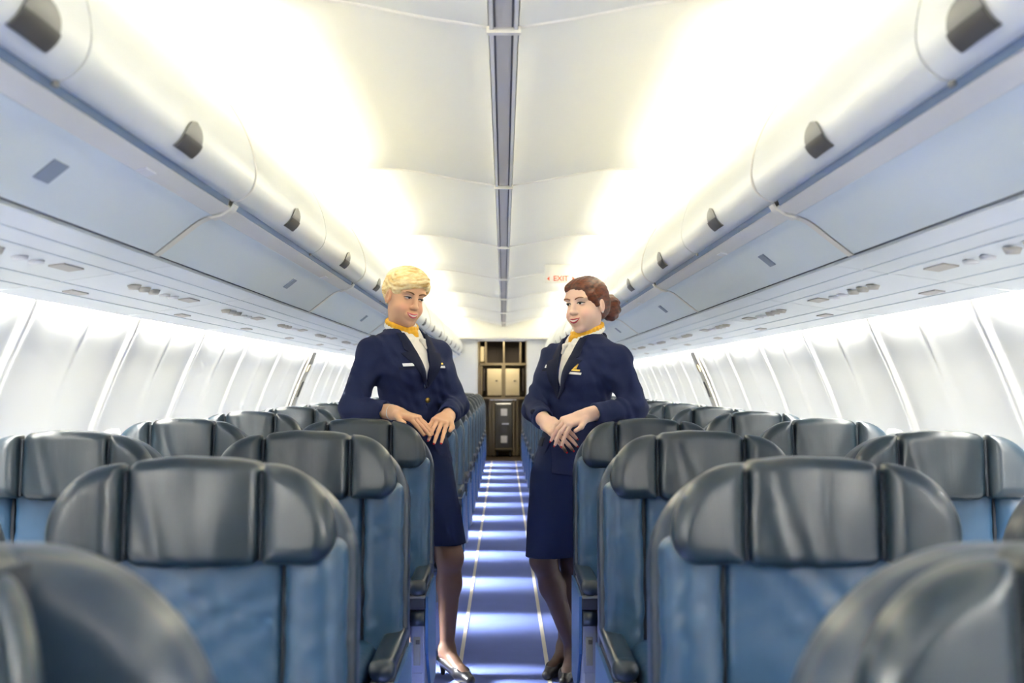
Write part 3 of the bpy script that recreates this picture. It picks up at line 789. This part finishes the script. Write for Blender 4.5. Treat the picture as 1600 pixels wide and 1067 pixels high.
    def proj(u, z, f=solid, off=.003, vmax=.24):
        c, U, Fr = frame(z); t = np.linspace(vmax, .0, 160); p = c+U*u+Fr*t[:, None]; d = f(p, None); i = int(np.argmax(d < 0))
        if d[i] >= 0: return c+U*u+Fr*.06
        t_ = t[i-1]+(t[i]-t[i-1])*d[i-1]/(d[i-1]-d[i]); return c+U*u+Fr*(t_+off)
    # lapels with a notch
    for sx in (-1, 1):
        rows = []
        for i in range(33):
            z = z0+(cfg['vtop']-z0)*i/32; t = i/32
            wd = .006+.062*min(1, t/.62)**.8 if t < .64 else (.036 if t < .67 else .048-.02*(t-.67)/.33)
            ui = (z-z0)*sl-.003
            rows.append([proj(sx*(ui+wd*j/5), z, off=.0055+.003*math.sin(j/5*math.pi)) for j in range(6)])
        parts.append(MB().grid(rows).build('lapel', M['navy_lapel'], jacket, True, .004))
    # collar round the back of the neck
    cf = SDF(); N0 = T(0, -.008, cfg['vtop']-.012); ring = []
    _, U, Fr = frame(cfg['vtop'])
    for i in range(17):
        a = math.pi*(-.12+1.24*i/16); ring.append(N0+U*math.cos(a)*.074-Fr*math.sin(a)*.070+np.array([0, 0, .034*max(0, math.sin(a))-.004]))
    for p, q in zip(ring[:-1], ring[1:]):
        cf.cap(p, q, .010, .010, .006); cf.cap(p-[0, 0, .022], q-[0, 0, .022], .015, .015, .012)
    parts.append(net_obj('collar', cf, .004, M['navy_lapel'], jacket))
    # blouse, its collar, scarf
    sh = SDF(); sh.loft([s_ for s_ in st if s_[0] > 1.05], .01, off=.006); busts(sh, .001); sh.cap(nb-[0, 0, .02], nb+(nt_-nb)*.28, .062, .058, .03)
    shirt = net_obj('blouse', sh, .0045, M['shirt'], P_); parts.append(shirt)
    nd = nrm(nt_-nb)
    def neck_ring(f, h, rad, r, tilt, k=.006, a0=0, a1=2*math.pi, wob=0):
        c = nb+nd*h; pts = []
        for i in range(25):
            a = a0+(a1-a0)*i/24; pts.append(c+U*math.cos(a)*rad+Fr*math.sin(a)*rad*1.05+np.array([0, 0, -math.sin(a)*tilt+wob*math.sin(5*a)]))
        for p, q in zip(pts[:-1], pts[1:]): f.cap(p, q, r, r, k)
        return pts
    wc = SDF(); neck_ring(wc, .028, .064, .0085, .030, a0=math.pi/2+.38, a1=math.pi*2.5-.38)
    neck_ring(wc, .018, .067, .0085, .032, a0=math.pi/2+.30, a1=math.pi*2.5-.30)
    for sx in (-1, 1):
        a_ = proj(sx*.024, cfg['vtop']-.028, sh, .006); b_ = proj(sx*.034, cfg['vtop']-.062, sh, .005); c_ = proj(sx*.042, cfg['vtop']-.030, sh, .005)
        wc.cap(a_, b_, .007, .003, .01); wc.cap(c_, b_, .006, .003, .01); wc.cap(a_, c_, .007, .006, .01)
    parts.append(net_obj('blouse_collar', wc, .0035, M['shirt'], shirt))
    sf = SDF(); neck_ring(sf, .042, .0595, .0095, .022, wob=.002); neck_ring(sf, .030, .0605, .0095, .026, wob=.003)
    kn_ = nb+nd*.012+Fr*.066+U*cfg['knot']+np.array([0, 0, -.012])
    sf.ell(kn_, (.016, .014, .015), None, .008)
    sf.cap(kn_, kn_+U*cfg['ks']*.024+Fr*.006-[0, 0, .034], .011, .007, .008); sf.cap(kn_, kn_-U*cfg['ks']*.008+Fr*.010-[0, 0, .036], .010, .006, .008)
    parts.append(net_obj('neck_scarf', sf, .0032, M['scarf'], P_))
    # buttons, pockets, badge, wings pin
    def plate(name, m, u0, u1, za, zb_, off, parent, slope=0, th=.003):
        rows = [[proj(u, z+slope*(u-u0), jk, off) for u in np.linspace(u0, u1, 6)] for z in np.linspace(za, zb_, 3)]
        o = MB().grid(rows).build(name, m, parent, True, th); parts.append(o); return o
    for bz in (z0-.052, z0-.012 if cfg['b2'] else None):
        if bz is None: continue
        p = proj(.004, bz, solid, 0); _, U_, F_ = frame(bz)
        parts.append(MB().tube([p-F_*.004, p+F_*.006, p+F_*.009], [.011, .011, .006], 14).build('button', cfg['btn'], jacket, True))
    bz = cfg['bz']; pz = cfg['pz']
    plate('name_badge', M['white'], cfg['bu'][0], cfg['bu'][1], bz-.006, bz+.006, .005, jacket, cfg['bs'])
    plate('breast_welt', M['navy_lapel'], cfg['bu'][0]-.012, cfg['bu'][1]+.012, bz-.02, bz-.010, .003, jacket, cfg['bs'])
    wing = plate('wings_pin', M['gold'], cfg['wu'][0], cfg['wu'][1], pz-.003, pz+.003, .005, jacket, cfg['ws'])
    plate('pin_crest', M['gold'], (cfg['wu'][0]+cfg['wu'][1])/2-.014, (cfg['wu'][0]+cfg['wu'][1])/2+.010, pz+.002, pz+.022, .005, wing)
    plate('pin_plate', M['white'], cfg['wu'][0]+.004, cfg['wu'][1]+.006, pz-.018, pz-.009, .005, wing, cfg['ws'])
    for sx in (-1, 1): plate('pocket_flap', M['navy_lapel'], *sorted((sx*.055, sx*.125)), cfg['vz']-.20, cfg['vz']-.165, .004, jacket)
    # skirt
    sk = SDF(); sk.loft(cfg['skirt'], .02)
    for leg in cfg['legs']:
        hp, kn = np.array(leg['h']), np.array(leg['k']); sk.cap(hp, kn, .090, .068, .06)
    zk = cfg['skirt'][0][0]; c_ = cfg['legs'][0]['k']; sk.rbox((c_[0], c_[1], zk-.15), (.4, .4, .15), .002, None, .004, 's')
    class Sk(SDF):
        def __call__(s, p, cull=.05):
            x, y, z = p.T; return sk(p, cull)+.002*np.sin(x*40+z*9+y*30)*np.sin(z*15+x*9)
        def bounds(s): return sk.bounds()
    parts.append(net_obj('skirt', Sk(), .005, M['skirt'], P_))
    # shoes
    for leg in cfg['legs']:
        an, ball, toe = [np.array(leg[k]) for k in ('a', 'b', 't')]; fd = np.array([leg['fd'][0], leg['fd'][1], 0.])
        heel = an+np.array([-leg['fd'][0]*.025, -leg['fd'][1]*.025, -.055]); s_ = SDF()
        s_.cap(heel, ball-[0, 0, .004], .031, .032, .02); s_.cap(ball-[0, 0, .002], toe+fd*.012-[0, 0, .002], .033, .022, .02)
        top = SDF(); s_.cap(an+[0, 0, .01]-fd*.01, ball+fd*.02+[0, 0, .030], .030, .026, .006, 's'); s_.cap(an+[0, 0, -.01]+fd*.02, ball+[0, 0, .02], .027, .022, .008, 's')
        hb_ = heel-fd*.008; s_.cap(hb_, np.array([hb_[0], hb_[1], .012]), .018, .009, .012)
        s_.rbox((ball[0], ball[1], -.045), (.4, .4, .048), .001, None, .002, 's')
        parts.append(net_obj('shoe', s_, .0032, M['shoe'], P_))
    # face: eyes, lashes, brows, lips, teeth
    def fp(x, z, off=0):
        t = np.linspace(.14, .02, 140); p = O+(R@np.stack([np.full(140, x), t, np.full(140, z)])).T; d = body(p, None); i = int(np.argmax(d < 0))
        tt = t[i-1]+(t[i]-t[i-1])*d[i-1]/(d[i-1]-d[i]); return O+R@np.array([x, tt+off, z])
    def ftube(name, pts, r, m, off, parent=P_, n=8):
        o = MB().tube([fp(x, z, off) for x, z in pts], r, n).build(name, m, parent, True); parts.append(o); return o
    op = cfg['eye_open']
    for sx in (-1, 1):
        ex = sx*.031; e = MB(); rows = []
        for i in range(9):
            t = i/8*2-1; hgt = op*(1-t*t)**.6
            rows.append([fp(ex+t*.0135, .006+v*hgt, .0012) for v in (-1, -.4, .2, 1)])
        eye = e.grid(rows).build('eye', M['eye_white'], P_, True, .001); parts.append(eye)
        gx = ex+cfg['gaze']*.004; rows = []
        for i in range(7):
            t = i/6*2-1; rows.append([fp(gx+t*.0058, .006+v*min(op, .0056*math.sqrt(max(0, 1-t*t))+.0003), .0022) for v in (-1, 0, 1)])
        parts.append(MB().grid(rows).build('iris', M['iris'], eye, True, .0006))
        parts.append(ftube('eyelash', [(ex+t*.0155, .006+op*(1-t*t)**.6+.0006+(.0016 if t*sx > .9 else 0)) for t in np.linspace(-1, 1, 9)], [.0012, .002, .0025, .0027, .0027, .0027, .0025, .002, .0014], M['lash'], .0014, eye))
        parts.append(ftube('eyebrow', [(ex+sx*t*.019, .0265+.004*(1-(t-.3)**2)) for t in np.linspace(-1, 1.05, 8)], [.0022, .003, .003, .0028, .0025, .0022, .0018, .0010], cfg['brow'], .0006))
    mw = cfg['mw']; mz = -.064
    teeth = MB().grid([[fp(t*mw*.8, mz+v*cfg['mo']*(1-t*t)**.7+.007*t*t, .0012) for v in (-1, 0, 1)] for t in np.linspace(-1, 1, 9)]).build('teeth', M['teeth'], P_, True, .001); parts.append(teeth)
    parts.append(ftube('upper_lip', [(t*mw, mz+cfg['mo']*(1-t*t)+.0015+.008*t*t+.001*abs(t)) for t in np.linspace(-1, 1, 11)], [.0008, .0018, .0026, .0032, .0034, .003, .0034, .0032, .0026, .0018, .0008], cfg['lip'], .0008))
    parts.append(ftube('lower_lip', [(t*mw*.96, mz-cfg['mo']*(1-t*t)-.0022+.0102*t*t) for t in np.linspace(-1, 1, 11)], [.0008, .002, .003, .0038, .0042, .0044, .0042, .0038, .003, .002, .0008], cfg['lip'], .0006))
    for sx in (-1, 1):
        p = O+R@np.array([sx*.082, .002, -.036]); parts.append(MB().tube([p+R@np.array([-.003, 0, 0]), p, p+R@np.array([.003, 0, 0])], [.002, .0045, .002], 10).build('earring', M['pearl'], P_, True))
    # red finger nails
    for (p, d, nn) in tips:
        b_ = np.cross(d, nn); q = p+nn*.0052+d*.001
        parts.append(MB().grid([[q+d*y*.0075+b_*x*.0042-nn*(.0018*x*x+.0012*y*y) for x in (-1, -.4, .4, 1)] for y in (-1, -.3, .4, 1)]).build('fingernail', M['nail'], P_, True, .001))
    # hair
    hf = cfg['hair'](SDF(), lambda *c: O+R@np.array(c), R)
    class Hr(SDF):
        def __call__(s, p, cull=.05):
            q = (p-O)@R; x, y, z = q.T
            sw = cfg['strand'](x, y, z)
            return hf(p, cull)+sw
        def bounds(s): return hf.bounds()
    hair = net_obj('hair', Hr(), .0026, cfg['hairmat'], P_); parts.append(hair)
    for extra in cfg.get('extra', []): parts.append(extra(P_, T, proj))
    # move the origin to the feet
    mt = Matrix.Translation(Vector(-base)); me_body.data.transform(mt); me_body.location = base
    for o in {o_ for o_ in parts}: o.data.transform(mt)
    return tag(P_, cfg['label'], 'person', 'cabin attendants standing in the aisle')

# ---- blonde attendant, left
def hair_blonde(f, H, R):
    E = lambda c, r, k=.02, op='u': f.ell(H(*c), r, R, k, op)
    E((0, -.014, .050), (.082, .098, .084)); E((0, -.060, .015), (.064, .050, .062), .03)
    E((0, .035, .088), (.068, .060, .040), .03); E((.052, .030, .058), (.032, .05, .034), .03); E((-.052, .032, .060), (.030, .046, .028), .03)
    f.cap(H(-.030, .086, .082), H(.042, .082, .062), .018, .015, .02); f.cap(H(.04, .078, .064), H(.072, .044, .034), .015, .011, .02)
    f.cap(H(-.034, .080, .080), H(-.070, .044, .040), .014, .010, .02)
    f.ell(H(0, .088, -.050), (.085, .066, .092), R, .010, 's')
    f.ell(H(0, .03, -.080), (.12, .085, .068), R, .012, 's')
    for sx in (-1, 1): f.ell(H(sx*.084, .002, -.014), (.026, .030, .042), R, .010, 's'); f.ell(H(sx*.088, -.040, -.034), (.034, .052, .046), R, .012, 's')
    return f
def bracelet(P_, T, proj):
    a = np.array(BL_W); e = np.array(BL_E); d = nrm(a-e); c = a-d*.012; u = nrm(np.cross(d, [0, 0, 1])); v = np.cross(u, d)
    return MB().tube([c+(u*math.cos(t)+v*math.sin(t))*.029 for t in np.linspace(0, 2*math.pi, 25)], .0035, 8, False).build('bracelet', M['pearl'], P_, True)
BL_E = (-.622, 4.84, 1.140); BL_W = (-.436, 4.690, 1.127)
r35 = math.radians(42)
make_person(dict(
    label='blonde person in navy skirt suit and yellow scarf, hands folded on the left seat back', dz=0.0, base=(-.30, 4.98, 0),
    head=(-.418, 4.95, 1.602), hf=(math.radians(36), math.radians(-11), math.radians(7)), jaw=1.06,
    torso=[(.86, -.385, 5.0, .163, .120, r35), (.95, -.388, 5.0, .165, .120, r35), (1.05, -.39, 5.0, .140, .103, r35), (1.13, -.392, 5.0, .122, .092, r35),
           (1.22, -.398, 4.99, .134, .100, r35), (1.30, -.405, 4.985, .146, .106, r35), (1.37, -.413, 4.985, .150, .098, r35), (1.415, -.420, 4.985, .135, .082, r35),
           (1.445, -.425, 4.985, .106, .068, r35), (1.475, -.427, 4.985, .056, .052, r35)],
    hem=[(.892, -.385, 5.0, .170, .128, r35), (.95, -.387, 5.0, .166, .122, r35)],
    vz=1.225, vs=.235, vtop=1.452, knot=.012, ks=1, b2=False, btn=M['gold'],
    bu=(-.110, -.070), bz=1.318, bs=.05, wu=(.045, .085), pz=1.325, ws=0,
    arms=[dict(s=(-.548, 4.90, 1.375), e=BL_E, w=BL_W, k=(-.343, 4.634, 1.104), n=(.1, -.12, 1), side=1, curl=(.0, .06, .12), spread=.16, tip=(.66, -.08, -.62)),
          dict(s=(-.288, 5.06, 1.370), e=(-.205, 5.0, 1.150), w=(-.232, 4.745, 1.104), k=(-.256, 4.672, 1.088), n=(.15, -.55, 1), side=-1, curl=(.15, .28, .25), spread=.14, tip=(-.22, -.62, -.44))],
    legs=[dict(h=(-.31, 5.0, .86), k=(-.226, 4.93, .520), a=(-.240, 4.99, .128), b=(-.175, 4.895, .042), t=(-.145, 4.85, .026), kf=(.5, -.85, 0), fd=(.56, -.83)),
          dict(h=(-.46, 5.02, .86), k=(-.350, 4.97, .510), a=(-.385, 5.02, .128), b=(-.34, 4.92, .042), t=(-.315, 4.87, .026), kf=(.5, -.85, 0), fd=(.45, -.89))],
    skirt=[(.572, -.292, 4.96, .118, .094, .3), (.66, -.315, 4.965, .124, .102, .4), (.76, -.345, 4.98, .136, .112, .5), (.88, -.382, 5.0, .168, .126, r35), (.96, -.388, 5.0, .168, .123, r35), (1.08, -.39, 5.0, .138, .104, r35)],
    skin=(.73, .42, .25), stocking=(.155, .085, .058), blush=(.80, .36, .27), lid=(.55, .42, .36), lip=M['lip_pink'], brow=M['brow_blonde'],
    eye_open=.0030, gaze=-.6, mw=.027, mo=.0042, hairmat=M['blonde'], hair=hair_blonde,
    strand=lambda x, y, z: .0013*np.sin(z*300+x*90+14*np.sin(y*16+x*10))+.0012*np.sin(y*60+z*70+x*30), extra=[bracelet]))
# ---- red haired attendant, right
def hair_red(f, H, R):
    E = lambda c, r, k=.02, op='u': f.ell(H(*c), r, R, k, op)
    E((0, -.018, .036), (.082, .098, .088)); E((0, -.060, -.010), (.066, .050, .060), .03)
    E((0, .045, .072), (.060, .045, .036), .03)
    f.ell(H(.014, .104, -.026), (.060, .066, .104), R, .010, 's')
    f.ell(H(0, .045, -.085), (.10, .070, .062), R, .012, 's')
    for sx in (-1, 1): f.ell(H(sx*.080, .004, -.020), (.022, .020, .028), R, .008, 's')
    f.cap(H(.03, .078, .074), H(-.060, .052, .034), .014, .011, .02); f.cap(H(-.058, .046, .040), H(-.073, .020, -.004), .013, .008, .02)
    # bun of coiled lobes
    c = (-.022, -.130, -.016)
    E(c, (.042, .038, .056), .02)
    for i in range(7):
        a = i*2*math.pi/7; b = a+.8
        p = H(c[0]+.026*math.cos(a), c[1]-.010, c[2]+.040*math.sin(a)); q = H(c[0]+.026*math.cos(b), c[1]-.028, c[2]+.036*math.sin(b))
        f.cap(p, q, .019, .016, .004)
    return f
r45 = math.radians(-53)
make_person(dict(
    label='red-haired person with a bun in navy skirt suit, leaning on the right seat back', dz=-.018, base=(.28, 4.98, 0),
    head=(.347, 4.95, 1.571), hf=(math.radians(-40), math.radians(-4), math.radians(-3)), jaw=.90,
    torso=[(.845, .285, 5.0, .163, .120, r45), (.93, .288, 5.0, .165, .120, r45), (1.03, .300, 5.0, .140, .103, r45), (1.11, .310, 5.0, .122, .092, r45),
           (1.20, .325, 4.99, .134, .100, r45), (1.28, .340, 4.985, .146, .106, r45), (1.35, .345, 4.985, .150, .098, r45), (1.395, .347, 4.985, .135, .082, r45),
           (1.425, .347, 4.985, .106, .068, r45), (1.455, .347, 4.985, .056, .052, r45)],
    hem=[(.868, .282, 5.0, .170, .128, r45), (.93, .286, 5.0, .166, .122, r45)],
    vz=1.178, vs=.215, vtop=1.432, knot=-.012, ks=-1, b2=False, btn=M['navy_lapel'],
    bu=(-.098, -.066), bz=1.315, bs=0, wu=(.062, .108), pz=1.300, ws=-.1,
    arms=[dict(s=(.470, 4.90, 1.345), e=(.535, 4.83, 1.142), w=(.338, 4.71, 1.118), k=(.243, 4.665, 1.088), n=(.0, -.5, 1), side=-1, curl=(.25, .40, .28), spread=.30, tip=(-.62, -.25, -.50), thumb=True, cut=.035),
          dict(s=(.218, 5.07, 1.350), e=(.135, 5.01, 1.135), w=(.170, 4.79, 1.088), k=(.212, 4.700, 1.058), n=(-.4, -.5, .8), side=1, curl=(.25, .35, .25), spread=.12, tip=(.62, -.35, -.45), thumb=False, cut=.05)],
    legs=[dict(h=(.21, 4.99, .85), k=(.166, 4.91, .510), a=(.292, 4.98, .118), b=(.262, 4.885, .042), t=(.250, 4.84, .026), kf=(-.3, -.95, 0), fd=(-.25, -.97)),
          dict(h=(.37, 5.03, .85), k=(.288, 5.00, .505), a=(.262, 5.07, .118), b=(.212, 4.985, .042), t=(.188, 4.945, .026), kf=(-.4, -.9, 0), fd=(-.5, -.86))],
    skirt=[(.522, .226, 4.955, .120, .098, -.3), (.62, .240, 4.965, .128, .108, -.4), (.74, .262, 4.98, .142, .118, -.55), (.86, .282, 5.0, .168, .126, r45), (.94, .287, 5.0, .168, .123, r45), (1.06, .303, 5.0, .138, .104, r45)],
    skin=(.80, .53, .40), stocking=(.085, .050, .042), blush=(.82, .42, .34), lid=(.60, .46, .40), lip=M['lip_red'], brow=M['brow_red'],
    eye_open=.0040, gaze=-.3, mw=.026, mo=.0048, hairmat=M['auburn'], hair=hair_red,
    strand=lambda x, y, z: .0006*np.sin(x*330+z*200+10*np.sin(y*14))))
